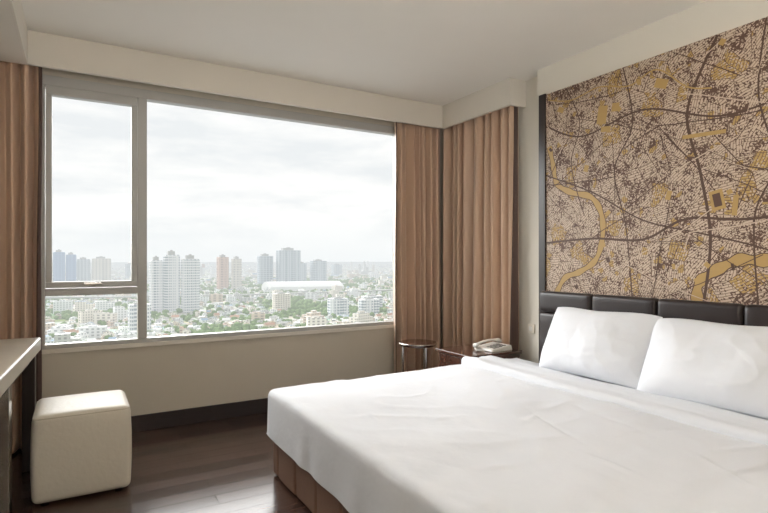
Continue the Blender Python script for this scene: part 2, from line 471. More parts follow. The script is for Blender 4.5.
def patch(y, z, w, h, a, mi):
    layer[0] += 1
    x = MXF - 0.0006 - 0.00004*layer[0]
    b = len(V); ca, sa = math.cos(a), math.sin(a)
    for (p, q) in [(-w/2, -h/2), (w/2, -h/2), (w/2, h/2), (-w/2, h/2)]:
        V.append((x, min(max(y + p*ca - q*sa, MY0), MY1), min(max(z + p*sa + q*ca, MZ0), MZ1)))
    F.append((b, b+1, b+2, b+3)); FM.append(mi)
patch(2.52, 2.42, 0.08, 0.13, 0.15, 1); patch(2.41, 2.45, 0.06, 0.06, 0.15, 1); patch(2.49, 2.31, 0.08, 0.04, 0.15, 1)
patch(1.80, 2.13, 0.26, 0.024, 0.05, 1); patch(1.72, 1.72, 0.08, 0.12, -0.2, 1); patch(1.72, 1.72, 0.045, 0.08, -0.2, 2)
patch(1.62, 1.68, 0.03, 0.12, 0.1, 1); patch(2.07, 2.52, 0.09, 0.06, 0.4, 1); patch(2.02, 1.78, 0.035, 0.06, 0.3, 1)
patch(2.9, 2.55, 0.06, 0.04, 0.5, 1); patch(2.66, 2.05, 0.04, 0.05, 0.3, 1); patch(1.33, 1.95, 0.14, 0.1, 0.2, 1)
for i in range(34):
    patch(rr.uniform(MY0+.05, MY1-.05), rr.uniform(MZ0+.05, MZ1-.05), rr.uniform(0.012, 0.04), rr.uniform(0.012, 0.04), rr.uniform(0, 1.5), rr.choice([1, 1, 2]))
ribbon([(3.03, 2.66), (2.8, 2.60), (2.55, 2.63), (2.3, 2.57), (2.1, 2.62), (1.9, 2.45), (1.75, 2.40)], 0.009, 1)
mural = mesh_obj('wall_mural', V, F, [M_mur, M_gold, M_brown, M_tan], (XBLK, 1.7, MZ0), fm=FM)
tag(mural, 'brown and gold abstract city map mural above the headboard', 'wall art')

# ------------------------------------------------------------------ headboard
hb = boxes_obj('headboard', [(3.29, XBLK-0.001, 0.50, 3.052, 0.0, 1.10)], M_leather, bevel=0.006)
tag(hb, 'dark brown leather headboard of stitched padded panels', 'headboard')
ycuts = [3.052, 2.55, 2.05, 1.54, 1.03, 0.50]
zcuts = [0.14, 0.52, 0.945, 1.113]
for i in range(5):
    for k in range(3):
        V, F = round_box_vf(3.225, 3.30, ycuts[i+1]+0.0015, ycuts[i]-0.0015, zcuts[k]+0.0015, zcuts[k+1]-0.0015, 0.03, 5, 10, 5)
        mesh_obj('padded_panel', V, F, M_leather, (3.26, (ycuts[i]+ycuts[i+1])/2, zcuts[k]), parent=hb, smooth=True)

# ------------------------------------------------------------------ bed
BX0, BX1, BY0, BY1, BZT, BZH = 1.045, 3.21, 0.72, 3.275, 0.545, 0.258
bed = empty('bed', ((BX0+BX1)/2, (BY0+BY1)/2, 0))
tag(bed, 'wide bed with smooth white duvet over brown upholstered base', 'bed')
# pleated fabric skirt around the base
V, F = round_box_vf(BX0+0.034, BX1, BY0+0.04, BY1-0.034, 0.012, 0.30, 0.012, 220, 260, 3)
V2 = []
for p in V:
    q = p.copy()
    drop = min(1.0, max(0.0, (0.30 - p.z)/0.25))
    if p.x < BX0+0.048 and BY0+0.08 < p.y < BY1-0.07:
        u = (p.y % 0.30)/0.30
        q.x += 0.016*math.exp(-((u-0.5)/0.035)**2)*drop - 0.004*math.sin(p.y*11)*drop
    if p.y > BY1-0.048 and BX0+0.08 < p.x < BX1-0.05:
        u = (p.x % 0.30)/0.30
        q.y -= 0.016*math.exp(-((u-0.5)/0.035)**2)*drop + 0.004*math.sin(p.x*11)*drop
    V2.append(q)
mesh_obj('bed_base', V2, F, M_skirt, ((BX0+BX1)/2, (BY0+BY1)/2, 0.012), parent=bed, smooth=True)
for (x, y) in [(x, y) for x in (BX0+0.14, BX1-0.12) for y in (BY0+0.16, BY1-0.14)]:
    V, F = cyl_vf(x, y, 0.0, 0.016, 0.03, 20)
    mesh_obj('leg', V, F, M_blackwood, (x, y, 0), parent=bed)
boxes_obj('mattress', [(BX0+0.04, BX1, BY0+0.04, BY1-0.04, 0.30, 0.50)], M_white, parent=bed, bevel=0.03, segs=4)
V, F = round_box_vf(BX0, BX1-0.0, BY0, BY1, BZH, BZT, 0.045, 150, 150, 8, round_bottom=False)
V2 = []
cr_ = random.Random(4)
creases = []
for i in range(46):
    x, y = cr_.uniform(BX0, 2.7), cr_.uniform(BY0, BY1)
    a = cr_.uniform(-0.5, 0.5) + (math.pi/2 if cr_.random() < 0.4 else 0)
    creases.append((x, y, math.cos(a), math.sin(a), cr_.uniform(0.10, 0.40), cr_.uniform(0.010, 0.030), cr_.uniform(-0.005, 0.006)))
for p in V:
    t = max(0.0, (BZT-0.05 - p.z) / (BZT - BZH))
    q = p.copy()
    onx0 = p.x < BX0+0.03
    s = p.y if onx0 else p.x
    w = 0.010*noise.noise(Vector((p.x*2.5, p.y*2.5, 3.0))) + 0.006*math.sin(s*19 + 3*noise.noise(Vector((s*2, 0, 1))))
    if onx0: q.x -= t*(0.014 + w)
    if p.y > BY1-0.03: q.y += t*(0.010 + w)
    if p.y < BY0+0.03: q.y -= t*(0.010 + w)
    if p.z > BZT-0.03:
        q.z += 0.010*noise.noise(Vector((p.x*2.0, p.y*2.0, 0.0))) + 0.004*noise.noise(Vector((p.x*7, p.y*5, 4.0)))
        rg = 1 - 4*abs(noise.noise(Vector((p.x*3.1+0.4*p.y, p.y*3.7, 21.0))))
        q.z += 0.0035*max(0, rg)
        for (cx, cy, ca, sa, ln, wd, am) in creases:
            u = (p.x-cx)*ca + (p.y-cy)*sa; v = -(p.x-cx)*sa + (p.y-cy)*ca
            if abs(u) < ln*1.6 and abs(v) < wd*4:
                q.z += am*math.exp(-(u/ln)**2*2 - (v/wd)**2)
        if p.x > 2.85:
            q.z += 0.012*noise.noise(Vector((p.x*9, p.y*4.5, 11)))
    if p.z < BZH + 0.01: q.z += 0.006*noise.noise(Vector((p.x*3, p.y*3, 9)))
    V2.append(q)
mesh_obj('duvet', V2, F, M_white, ((BX0+BX1)/2, (BY0+BY1)/2, BZH), parent=bed, smooth=True)
V, F = round_box_vf(2.62, 2.985, BY0-0.012, BY1+0.018, 0.44, BZT+0.034, 0.022, 40, 170, 4, round_bottom=False)
V2 = []
for p in V:
    q = p.copy()
    q.x += 0.020*noise.noise(Vector((p.y*1.6, p.x, 5))) * (1 if p.x < 2.8 else 0.6)
    if p.z > BZT:
        fx = (p.x-2.62)/0.365
        q.z += 0.008*noise.noise(Vector((p.x*5, p.y*2.2, 2))) + 0.006*noise.noise(Vector((p.x*16, p.y*4, 8)))
        q.z += 0.012*math.exp(-((fx-0.10)/0.07)**2) - 0.008*math.exp(-((fx-0.42)/0.14)**2) - (0.016 if p.x > 2.93 else 0)
        q.z += 0.018*math.exp(-((p.y-(BY1-0.10))/0.12)**2)*math.exp(-((fx-0.3)/0.3)**2)
    V2.append(q)
o = mesh_obj('turned_back_sheet', V2, F, M_white, (2.82, (BY0+BY1)/2, 0.44), parent=bed, smooth=True)
o["label"] = "white sheet folded back over the duvet"

# ------------------------------------------------------------------ pillows
def pillow(cy, w, h, T, lean, base_x, base_z, seed, label, tilt=0.0):
    n, m = 100, 76
    V, F = [], []
    up = Vector((math.sin(lean), 0, math.cos(lean)))
    nr = Vector((-math.cos(lean), 0, math.sin(lean)))
    wy = Vector((0, 1, 0))
    if tilt:
        rm = Matrix.Rotation(tilt, 3, nr); up = rm @ up; wy = rm @ wy
    org = Vector((base_x, cy, base_z))
    def P3(a, b, sgn):
        ea = 1 - abs(a)**2.3; eb = 1 - abs(b)**2.3
        th = T*max(0, ea)**0.6*max(0, eb)**0.6
        ox = a*w/2*(1 - 0.045*(1 - b*b))*math.sqrt(1 - 0.06*b*b) + 0.008*noise.noise(Vector((b*1.8, seed, a)))*abs(a)
        oy = (b*0.5*(1 - 0.04*(1 - a*a)) + 0.5)*h
        if b > 0: oy -= 0.030*h*math.exp(-((a-0.15*math.sin(seed))/0.5)**2)*b*b + 0.045*h*abs(a)**4*b
        th *= (1.0 - 0.26*b)
        edge = max(0, ea*eb)
        cr = 0.018*noise.noise(Vector((a*1.6+seed, b*1.6, seed))) + 0.008*noise.noise(Vector((a*3.4+seed, b*2.2+a, seed+3))) + 0.003*noise.noise(Vector((a*9+seed, b*6, seed+5)))
        rg = 1 - 4.0*abs(noise.noise(Vector((a*2.2+seed*1.3, b*1.8-0.8*a, seed+9))))
        cr += 0.0035*max(0, rg)**1.5
        dc = min(math.hypot(a-sx, b-sy) for sx in (-1, 1) for sy in (-1, 1))
        cw = 0.006*math.exp(-dc*2.4)*math.sin(8*math.atan2(b, a) + 2*a)
        off = sgn*(th*0.5) + (cr + cw)*edge**0.4
        return org + wy*ox + up*oy + nr*(off - 0.022*max(0, b)**2)
    for sgn in (1, -1):
        for j in range(m+1):
            for i in range(n+1):
                a = -1 + 2*i/n; b = -1 + 2*j/m
                a = math.sin(a*math.pi/2)*0.6 + a*0.4; b = math.sin(b*math.pi/2)*0.6 + b*0.4
                V.append(P3(a, b, sgn))
    S = (n+1)*(m+1)
    for j in range(m):
        for i in range(n):
            q = j*(n+1)+i
            F.append((q, q+1, q+n+2, q+n+1)); F.append((S+q, S+q+n+1, S+q+n+2, S+q+1))
    o = mesh_obj('pillow', V, F, M_pillow, org, smooth=True)
    import bmesh
    bm = bmesh.new(); bm.from_mesh(o.data); bmesh.ops.remove_doubles(bm, verts=bm.verts, dist=0.0005)
    bmesh.ops.recalc_face_normals(bm, faces=bm.faces); bm.to_mesh(o.data); bm.free()
    for p in o.data.polygons: p.use_smooth = True
    tag(o, label, 'pillow', group='white pillows against the headboard')
    return o
pillow(2.385, 0.86, 0.51, 0.24, math.radians(23), 2.965, 0.562, 1.3, 'plump white pillow leaning on the headboard near the nightstand')
pillow(1.555, 0.90, 0.52, 0.25, math.radians(26), 2.935, 0.562, 5.7, 'plump white pillow leaning on the headboard away from the window', 0.02)

# ------------------------------------------------------------------ ottoman
ot = empty('ottoman', (0.035, 3.69, 0))
tag(ot, 'cream leatherette cube ottoman in front of the window', 'ottoman')
V, F = round_box_vf(-0.21, 0.28, 3.45, 3.93, 0.012, 0.50, 0.035, 10, 10, 10)
V2 = []
for p in V:
    q = p.copy()
    cx, cy = 0.035, 3.69
    bul = 0.008*math.sin(math.pi*min(1, max(0, p.z/0.5)))
    q.x += bul*(1 if p.x > cx else -1)*min(1, abs(p.x-cx)/0.22); q.y += bul*(1 if p.y > cy else -1)*min(1, abs(p.y-cy)/0.22)
    if p.z > 0.47: q.z += 0.012*(1-((p.x-cx)/0.25)**2)*(1-((p.y-cy)/0.25)**2)
    V2.append(q)
mesh_obj('upholstery', V2, F, M_otto, (0.035, 3.69, 0.012), parent=ot, smooth=True)
def tube(name, pts, r, mat, parent, closed=True, n=8, org=None):
    V, F = [], []
    m = len(pts); pts = [Vector(p) for p in pts]
    for i, p in enumerate(pts):
        a = pts[(i-1) % m] if (closed or i > 0) else pts[i]
        c = pts[(i+1) % m] if (closed or i < m-1) else pts[i]
        d = (c-a).normalized()
        up = Vector((0, 0, 1)) if abs(d.z) < 0.9 else Vector((1, 0, 0))
        s = d.cross(up).normalized(); u = s.cross(d)
        for k in range(n):
            t = 2*math.pi*k/n
            V.append(p + s*r*math.cos(t) + u*r*math.sin(t))
    for i in range(m if closed else m-1):
        for k in range(n):
            a = i*n+k; b = i*n+(k+1) % n; c = ((i+1) % m)*n+(k+1) % n; d = ((i+1) % m)*n+k
            F.append((a, b, c, d))
    return mesh_obj(name, V, F, mat, org or pts[0], parent, smooth=True)
def rrect(x0, x1, y0, y1, r, z, k=6):
    out = []
    for (cx, cy, a0) in [(x1-r, y1-r, 0), (x0+r, y1-r, 90), (x0+r, y0+r, 180), (x1-r, y0+r, 270)]:
        for i in range(k+1):
            a = math.radians(a0 + 90*i/k)
            out.append((cx + r*math.cos(a), cy + r*math.sin(a), z))
    return out
tube('piping', rrect(-0.206, 0.276, 3.454, 3.926, 0.035, 0.482), 0.0032, M_ottoseam, ot)
for (x, y) in [(-0.15, 3.51), (0.22, 3.51), (-0.15, 3.87), (0.22, 3.87)]:
    V, F = cyl_vf(x, y, 0, 0.016, 0.02, 16)
    mesh_obj('foot', V, F, M_blackwood, (x, y, 0), parent=ot)

# ------------------------------------------------------------------ desk (slightly skewed)
dk = empty('desk', (-0.5, 3.0, 0))
tag(dk, 'desk with pale stone-look top and chrome legs by the curtain', 'desk')
DA = Vector((-0.202, 4.20)); dv = Vector((-0.082, -1.393)).normalized(); dn = Vector((dv.y, -dv.x))
if dn.x > 0: dn = -dn
def dbox(name, l0, l1, w0, w1, z0, z1, mat, bev=0.004):
    c = [DA + dv*l + dn*w for (l, w) in [(l0, w0), (l1, w0), (l1, w1), (l0, w1)]]
    V = [(p.x, p.y, z0) for p in c] + [(p.x, p.y, z1) for p in c]
    F = [(0, 3, 2, 1), (4, 5, 6, 7), (0, 1, 5, 4), (1, 2, 6, 5), (2, 3, 7, 6), (3, 0, 4, 7)]
    o = mesh_obj(name, V, F, mat, ((V[0][0]+V[2][0])/2, (V[0][1]+V[2][1])/2, z0), parent=dk)
    md = o.modifiers.new('b', 'BEVEL'); md.width = bev; md.segments = 3
    return o
dbox('desk_top', 0, 2.3, 0, 0.50, 0.757, 0.845, M_desk, 0.012)
dbox('modesty_panel', 0.06, 2.24, 0.40, 0.43, 0.18, 0.757, M_blackwood)
dbox('apron', 0.05, 2.25, 0.05, 0.08, 0.69, 0.757, M_blackwood)
for l in (0.06, 0.97, 2.16):
    dbox('leg', l, l+0.07, 0.02, 0.09, 0, 0.757, M_chrome if l > 0.5 else M_blackwood)
for l in (0.06, 2.16):
    dbox('leg', l, l+0.07, 0.40, 0.47, 0, 0.757, M_blackwood)

# ------------------------------------------------------------------ nightstand
ns = empty('nightstand', (3.05, 3.56, 0))
tag(ns, 'dark glossy wooden nightstand between bed and curtain', 'nightstand')
boxes_obj('top', [(2.735, 3.315, 3.315, 3.79, 0.555, 0.583)], M_darkwood, parent=ns, bevel=0.005, segs=3)
boxes_obj('body', [(2.765, 3.305, 3.335, 3.355, 0.04, 0.555), (2.765, 3.305, 3.75, 3.77, 0.04, 0.555),
                   (3.285, 3.305, 3.355, 3.75, 0.04, 0.555), (2.765, 3.285, 3.355, 3.75, 0.04, 0.06), (2.765, 3.285, 3.355, 3.75, 0.30, 0.315)], M_darkwood, parent=ns, bevel=0.002)
for (z0, z1) in [(0.325, 0.548), (0.068, 0.295)]:
    d = boxes_obj('drawer', [(2.75, 2.768, 3.358, 3.747, z0, z1)], M_darkwood, parent=ns, bevel=0.003)
    boxes_obj('handle', [(2.728, 2.738, 3.48, 3.625, (z0+z1)/2-0.006, (z0+z1)/2+0.006), (2.738, 2.752, 3.485, 3.495, (z0+z1)/2-0.005, (z0+z1)/2+0.005),
                         (2.738, 2.752, 3.61, 3.62, (z0+z1)/2-0.005, (z0+z1)/2+0.005)], M_chrome, parent=d, bevel=0.002)
for (x, y) in [(2.79, 3.36), (2.79, 3.745), (3.28, 3.36), (3.28, 3.745)]:
    boxes_obj('foot', [(x-0.018, x+0.018, y-0.018, y+0.018, 0, 0.041)], M_blackwood, parent=ns, bevel=0.002)

TX, TY = 2.775, 4.12
st = empty('side_table', (TX, TY, 0))
tag(st, 'small round dark side table with chrome rim beside the curtain', 'table')
V, F = cyl_vf(TX, TY, 0.560, 0.590, 0.172, 48)
mesh_obj('table_top', V, F, M_darkwood, (TX, TY, 0.560), parent=st)
tube('rim', [(TX+0.174*math.cos(2*math.pi*i/48), TY+0.174*math.sin(2*math.pi*i/48), 0.580) for i in range(48)], 0.010, M_chrome, st)
for i in range(3):
    a = 2*math.pi*i/3 + 0.5
    x, y = TX+0.14*math.cos(a), TY+0.14*math.sin(a)
    V, F = cyl_vf(x, y, 0, 0.561, 0.012, 16)
    mesh_obj('leg', V, F, M_chrome, (x, y, 0), parent=st, smooth=False)
V, F = cyl_vf(TX, TY, 0.25, 0.262, 0.15, 48)
mesh_obj('shelf', V, F, M_darkwood, (TX, TY, 0.25), parent=st)

# ------------------------------------------------------------------ telephone
zt = 0.583
PC = Vector((3.125, 3.475, zt)); S_ = 1.22; SZ = 0.95
ph = empty('telephone', PC)
tag(ph, 'ivory desk telephone with handset on the nightstand', 'telephone')
def pp(x, y, z):
    return (PC.x + x*S_, PC.y + y*S_, PC.z + z*SZ)
V = [pp(*v) for v in [(-.095, -.10, 0), (.095, -.10, 0), (.095, .10, 0), (-.095, .10, 0), (-.09, -.095, .022), (.09, -.095, .050), (.09, .095, .050), (-.09, .095, .022)]]
Fb = [(0, 3, 2, 1), (4, 5, 6, 7), (0, 1, 5, 4), (1, 2, 6, 5), (2, 3, 7, 6), (3, 0, 4, 7)]
o = mesh_obj('phone_body', V, Fb, M_phone, PC, parent=ph)
md = o.modifiers.new('b', 'BEVEL'); md.width = 0.009; md.segments = 3
V, F = [], []
K = 20
for i in range(K+1):
    t = i/K
    x = -.11 + 0.22*t
    lift = 0.016*math.sin(math.pi*t)
    e = abs(2*t-1)
    r = 0.010 + 0.013*(e**5)
    cz = 0.044 + 0.026*t + lift - 0.008*(e**4)
    for k in range(12):
        a = 2*math.pi*k/12
        V.append(pp(x, 0.058 + r*1.35*math.cos(a), cz + r*math.sin(a)))
for i in range(K):
    for k in range(12):
        F.append((i*12+k, i*12+(k+1) % 12, (i+1)*12+(k+1) % 12, (i+1)*12+k))
F.append(tuple(range(12))[::-1]); F.append(tuple(K*12+k for k in range(12)))
mesh_obj('handset', V, F, M_phone, pp(0, 0.058, 0.05), parent=ph, smooth=True)
kb = []
for i in range(4):
    for j in range(3):
        x = -0.058+0.030*i; y = -0.078+0.030*j
        z = 0.022 + (x+0.09)/0.18*0.028
        a0 = pp(x, y, z-0.002); a1 = pp(x+0.020, y+0.020, z+0.009)
        kb.append((a0[0], a1[0], a0[1], a1[1], a0[2], a1[2]))
boxes_obj('keypad', kb, M_phonegrey, parent=ph, bevel=0.002)
pts = []
for i in range(160):
    t = i/159
    a = t*2*math.pi*22
    cx = -0.118 - 0.03*math.sin(math.pi*t); cy = 0.05 - 0.10*t
    pts.append(pp(cx + 0.006*math.cos(a), cy, 0.012 + 0.022*(1-t)**3 + 0.006*math.sin(a)))
tube('cord', pts, 0.0022, M_phone, ph, closed=False, n=5)

sk = boxes_obj('wall_socket', [(XR-0.012, XR-0.0005, 3.30, 3.375, 0.72, 0.80)], M_plate, bevel=0.003)
tag(sk, 'small cream wall switch plate beside the side curtain', 'switch')
boxes_obj('rocker', [(XR-0.016, XR-0.011, 3.32, 3.355, 0.74, 0.78)], M_phone, parent=sk, bevel=0.002)

# ------------------------------------------------------------------ city outside
GZ = CAMZ - 100.0
def ground_mat():
    m, nt, b = new_mat('city_ground_cover')
    N, L = nt.nodes.new, nt.links.new
    tc = N('ShaderNodeTexCoord')
    n = N('ShaderNodeTexNoise'); n.inputs['Scale'].default_value = 0.008; n.inputs['Detail'].default_value = 8; L(tc.outputs['Object'], n.inputs['Vector'])
    cr = N('ShaderNodeValToRGB')
    e = cr.color_ramp.elements
    e[0].position = 0.42; e[0].color = lin((130, 144, 112)); e[1].position = 0.55; e[1].color = lin((196, 194, 186))
    L(n.outputs['Fac'], cr.inputs[0])
    v = N('ShaderNodeTexVoronoi'); v.inputs['Scale'].default_value = 0.03; L(tc.outputs['Object'], v.inputs['Vector'])
    mx = N('ShaderNodeMix'); mx.data_type = 'RGBA'; mx.blend_type = 'OVERLAY'; mx.inputs[0].default_value = 0.2
    L(cr.outputs[0], mx.inputs[6]); L(v.outputs['Color'], mx.inputs[7])
    L(mx.outputs[2], b.inputs['Base Color']); b.inputs['Roughness'].default_value = 1.0; b.inputs['Specular IOR Level'].default_value = 0
    return add_painted_haze(m)
V, F = [(-9000, 300, GZ), (22000, 300, GZ), (22000, 26000, GZ), (-9000, 26000, GZ)], [(0, 1, 2, 3)]
g = mesh_obj('city_ground', V, F, ground_mat(), (0, 0, GZ)); struct(g, 'flat hazy city ground with streets and greenery far below', 'ground')

def facade(name, wall, winc, floor=7.0, bay=7.0, fill=0.5):
    m, nt, b = new_mat(name)
    N, L = nt.nodes.new, nt.links.new
    g = N('ShaderNodeNewGeometry')
    sep = N('ShaderNodeSeparateXYZ'); L(g.outputs['Position'], sep.inputs[0])
    def band(src, period, f):
        a = N('ShaderNodeMath'); a.operation = 'DIVIDE'; L(src, a.inputs[0]); a.inputs[1].default_value = period
        c = N('ShaderNodeMath'); c.operation = 'FRACT'; L(a.outputs[0], c.inputs[0])
        d = N('ShaderNodeMath'); d.operation = 'LESS_THAN'; L(c.outputs[0], d.inputs[0]); d.inputs[1].default_value = f
        return d.outputs[0]
    s = N('ShaderNodeMath'); s.operation = 'ADD'; L(sep.outputs['X'], s.inputs[0]); L(sep.outputs['Y'], s.inputs[1])
    z = band(sep.outputs['Z'], floor, 0.55); x = band(s.outputs[0], bay, fill)
    mu = N('ShaderNodeMath'); mu.operation = 'MULTIPLY'; L(z, mu.inputs[0]); L(x, mu.inputs[1])
    sn = N('ShaderNodeSeparateXYZ'); L(g.outputs['Normal'], sn.inputs[0])
    lt = N('ShaderNodeMath'); lt.operation = 'LESS_THAN'; L(sn.outputs['Z'], lt.inputs[0]); lt.inputs[1].default_value = 0.5
    m2 = N('ShaderNodeMath'); m2.operation = 'MULTIPLY'; L(mu.outputs[0], m2.inputs[0]); L(lt.outputs[0], m2.inputs[1])
    mx = N('ShaderNodeMix'); mx.data_type = 'RGBA'; mx.inputs[6].default_value = lin(wall); mx.inputs[7].default_value = lin(winc)
    L(m2.outputs[0], mx.inputs[0]); L(mx.outputs[2], b.inputs['Base Color']); b.inputs['Roughness'].default_value = 0.8
    b.inputs['Specular IOR Level'].default_value = 0.1
    return add_painted_haze(m)
F_white = facade('facade_white', (240, 240, 240), (158, 168, 176), 5.0, 7, 0.6)
F_blue = facade('facade_blue_glass', (140, 168, 202), (108, 140, 180), 8, 12)
F_grey = facade('facade_grey', (196, 204, 210), (132, 146, 156), 8, 12)
F_beige = facade('facade_beige', (226, 220, 210), (172, 170, 166), 8, 12)
F_pink = facade('facade_terracotta', (214, 186, 170), (168, 144, 134), 8, 12)
low_defs = [('cream', (242, 236, 224), (170, 164, 156)), ('white', (248, 248, 246), (176, 180, 182)), ('grey', (206, 206, 202), (150, 152, 152)),
            ('tan', (222, 206, 188), (160, 148, 136)), ('pale', (238, 240, 239), (176, 180, 180))]
F_low = [facade('facade_low_' + n_, a_, b_, 4, 5) for (n_, a_, b_) in low_defs]
Rf = [add_painted_haze(P('roof_%s' % n, c, 0.9, var=0.05, vscale=0.5, spec=0.1)) for n, c in [('white', (238, 238, 236)), ('grey', (180, 180, 177)), ('terracotta', (182, 146, 126)), ('blue', (146, 166, 186)), ('green', (150, 162, 146))]]

def variant(kind):
    if kind == 0:
        V, F = boxvf([(-.5, .5, -.5, .5, 0, .86), (-.2, .15, -.1, .25, .86, 1.0), (-.5, .5, -.5, -.46, .86, .91), (-.5, .5, .46, .5, .86, .91), (-.5, -.46, -.46, .46, .86, .91), (.46, .5, -.46, .46, .86, .91)])
    elif kind == 1:
        V, F = boxvf([(-.48, .48, -.46, .46, 0, .68)])
        b = len(V); V += [(-.52, -.52, .68), (.52, -.52, .68), (.52, .52, .68), (-.52, .52, .68), (-.52, 0, 1.0), (.52, 0, 1.0)]
        F += [(b, b+1, b+5, b+4), (b+3, b+4, b+5, b+2), (b, b+4, b+3), (b+1, b+2, b+5)]
    elif kind == 2:
        V, F = boxvf([(-.5, .1, -.5, .5, 0, .95), (.1, .5, -.5, .0, 0, .75), (-.4, -.1, .1, .3, .95, 1.0)])
    else:
        V, F = boxvf([(-.5, .5, -.5, .5, 0, .6), (-.35, .35, -.35, .35, .6, .85), (-.15, .15, -.15, .15, .85, 1.0)])
    return V, F
def roof_idx(V, F):
    out = []
    for f in F:
        n = (Vector(V[f[1]])-Vector(V[f[0]])).cross(Vector(V[f[2]])-Vector(V[f[1]]))
        out.append(1 if n.length > 0 and abs(n.normalized().z) > 0.3 and max(V[i][2] for i in f) > 0.5 else 0)
    return out
VAR = [(v, f, roof_idx(v, f)) for v, f in (variant(k) for k in range(4))]
templ = []
cols = ['cream', 'white', 'grey', 'tan', 'pale white']
roofs = ['white', 'grey', 'terracotta', 'blue', 'green']
for k in range(4):
    for c in range(5):
        r = R.choice([0, 1, 2] if k == 1 else [0, 0, 1, 1, 3])
        me = bpy.data.meshes.new('building')
        me.from_pydata(VAR[k][0], [], VAR[k][1]); me.materials.append(F_low[c]); me.materials.append(Rf[r])
        for p, i in zip(me.polygons, VAR[k][2]): p.material_index = i
        templ.append((me, c, r, k))
cells = []
def dim(y):
    big = R.random() < 0.07
    w = R.uniform(18, 36) if big else R.uniform(7, 15)
    d = R.uniform(12, 20) if big else R.uniform(6, 12)
    h = R.uniform(10, 26) if big else R.uniform(4, 10)
    return w, d, h
y = 560.0
reserved = [(158, 1082, 70), (187, 1064, 50), (133, 1096, 40), (73, 771, 35), (416, 854, 50), (460, 845, 50), (640, 1650, 150), (350, 1000, 40), (515, 930, 45)]
while y < 7500:
    step = 15.5 + (y-560)*0.015
    x = -0.08*y - 40
    while x < 0.66*y + 60:
        xx = x + R.uniform(-0.3, 0.3)*step; yy = y + R.uniform(-0.3, 0.3)*step
        green = noise.noise(Vector((xx*0.006, yy*0.006, 2.0)))
        if green < 0.25 and R.random() < 0.88 and all((xx-a)**2+(yy-b)**2 > r*r for a, b, r in reserved):
            cells.append((xx, yy) + dim(yy))
        x += step*R.uniform(1.0, 1.5)
    y += step
cells.sort(key=lambda c: -(c[2]*c[4])/(c[1]**2))
first = None
small_t = [t for t in templ if t[3] != 1]
for i, (x, yy, w, d, h) in enumerate(cells[:285]):
    me, c, r, k = R.choice(templ if w < 16 else small_t)
    if first is None:
        o = bpy.data.objects.new('building', me); first = o
    else:
        o = first.copy(); o.data = me
    COL.objects.link(o)
    o.location = (x, yy, GZ); o.scale = (w, d, h); o.rotation_euler = (0, 0, R.uniform(-0.5, 0.5))
    tag(o, 'low %s building with %s roof among city trees' % (cols[c], roofs[r]), 'building', group='low city buildings seen through the window')
V, F, FM = [], [], []
mats = F_low + Rf[:4]
for (x, yy, w, d, h) in cells[285:]:
    k = R.randrange(4); c = R.randrange(5); r = 5 + R.choice([0, 0, 0, 1, 1, 2, 3])
    a = R.uniform(-0.5, 0.5); ca, sa = math.cos(a), math.sin(a)
    if yy > 2500:
        w *= 1.6; d *= 1.6; h *= 1.2
        if R.random() < 0.02: h = R.uniform(45, 95)
    b = len(V)
    for (p, q, s) in VAR[k][0]:
        V.append((x + p*w*ca - q*d*sa, yy + p*w*sa + q*d*ca, GZ + s*h))
    for f, ri in zip(VAR[k][1], VAR[k][2]):
        F.append(tuple(b+i for i in f)); FM.append(r if ri else c)
o = mesh_obj('distant_buildings', V, F, mats, (800, 3000, GZ), fm=FM)
tag(o, 'hazy mass of distant low city buildings toward the horizon', 'buildings', kind='stuff')

def tower(x, y, w, d, h, mat, label, ribs=4, steps=1, cat='building'):
    t = empty('apartment_tower', (x, y, GZ))
    bx = [(x-w/2, x+w/2, y-d/2, y+d/2, GZ, GZ+h*0.94)]
    for i in range(ribs):
        rx = x - w/2 + w*(i+0.5)/ribs
        bx.append((rx-w*0.05, rx+w*0.05, y-d/2-2.5, y-d/2, GZ, GZ+h*0.92))
        bx.append((rx-w*0.05, rx+w*0.05, y+d/2, y+d/2+2.5, GZ, GZ+h*0.92))
    for i in range(2):
        ry = y - d/2 + d*(i+0.5)/2
        bx.append((x-w/2-1.5, x-w/2, ry-2.5, ry+2.5, GZ, GZ+h*0.92)); bx.append((x+w/2, x+w/2+1.5, ry-2.5, ry+2.5, GZ, GZ+h*0.92))
    V, F = boxvf(bx)
    mesh_obj('tower_body', V, F, mat, (x, y, GZ), parent=t)
    V, F = boxvf([(x-w*0.3, x+w*0.2, y-d*0.3, y+d*0.3, GZ+h*0.94, GZ+h), (x-w*0.1, x+w*0.05, y-d*0.2, y+d*0.2, GZ+h, GZ+h*1.02)])
    mesh_obj('rooftop_plant', V, F, Rf[1], (x, y, GZ+h*0.94), parent=t)
    tag(t, label, cat, group='high-rise towers seen through the window')
tower(-58, 2466, 38, 36, 140, F_blue, 'bluish glass high-rise tower')
tower(-17, 2490, 34, 36, 130, F_blue, 'slightly lower bluish glass high-rise tower')
tower(26, 2428, 44, 40, 110, F_grey, 'slim grey high-rise tower')
tower(88, 2391, 64, 40, 113, F_beige, 'beige high-rise apartment tower')
tower(133, 1096, 19, 22, 106, F_white, 'slender white apartment tower')
tower(159, 1084, 25, 24, 117, F_white, 'tallest white apartment tower of a cluster')
tower(190, 1064, 28, 24, 109, F_white, 'white apartment tower with vertical fins')
tower(422, 1788, 32, 32, 117, F_pink, 'terracotta coloured high-rise tower')
tower(462, 1766, 26, 30, 111, F_beige, 'beige high-rise tower next to terracotta one')
tower(628, 1981, 52, 36, 123, F_grey, 'grey high-rise apartment block')
tower(706, 1938, 84, 40, 146, F_grey, 'broad grey high-rise apartment block')
tower(880, 2252, 40, 36, 91, F_grey, 'grey mid-height tower block')
tower(950, 2219, 66, 36, 102, F_grey, 'grey stepped tower block')
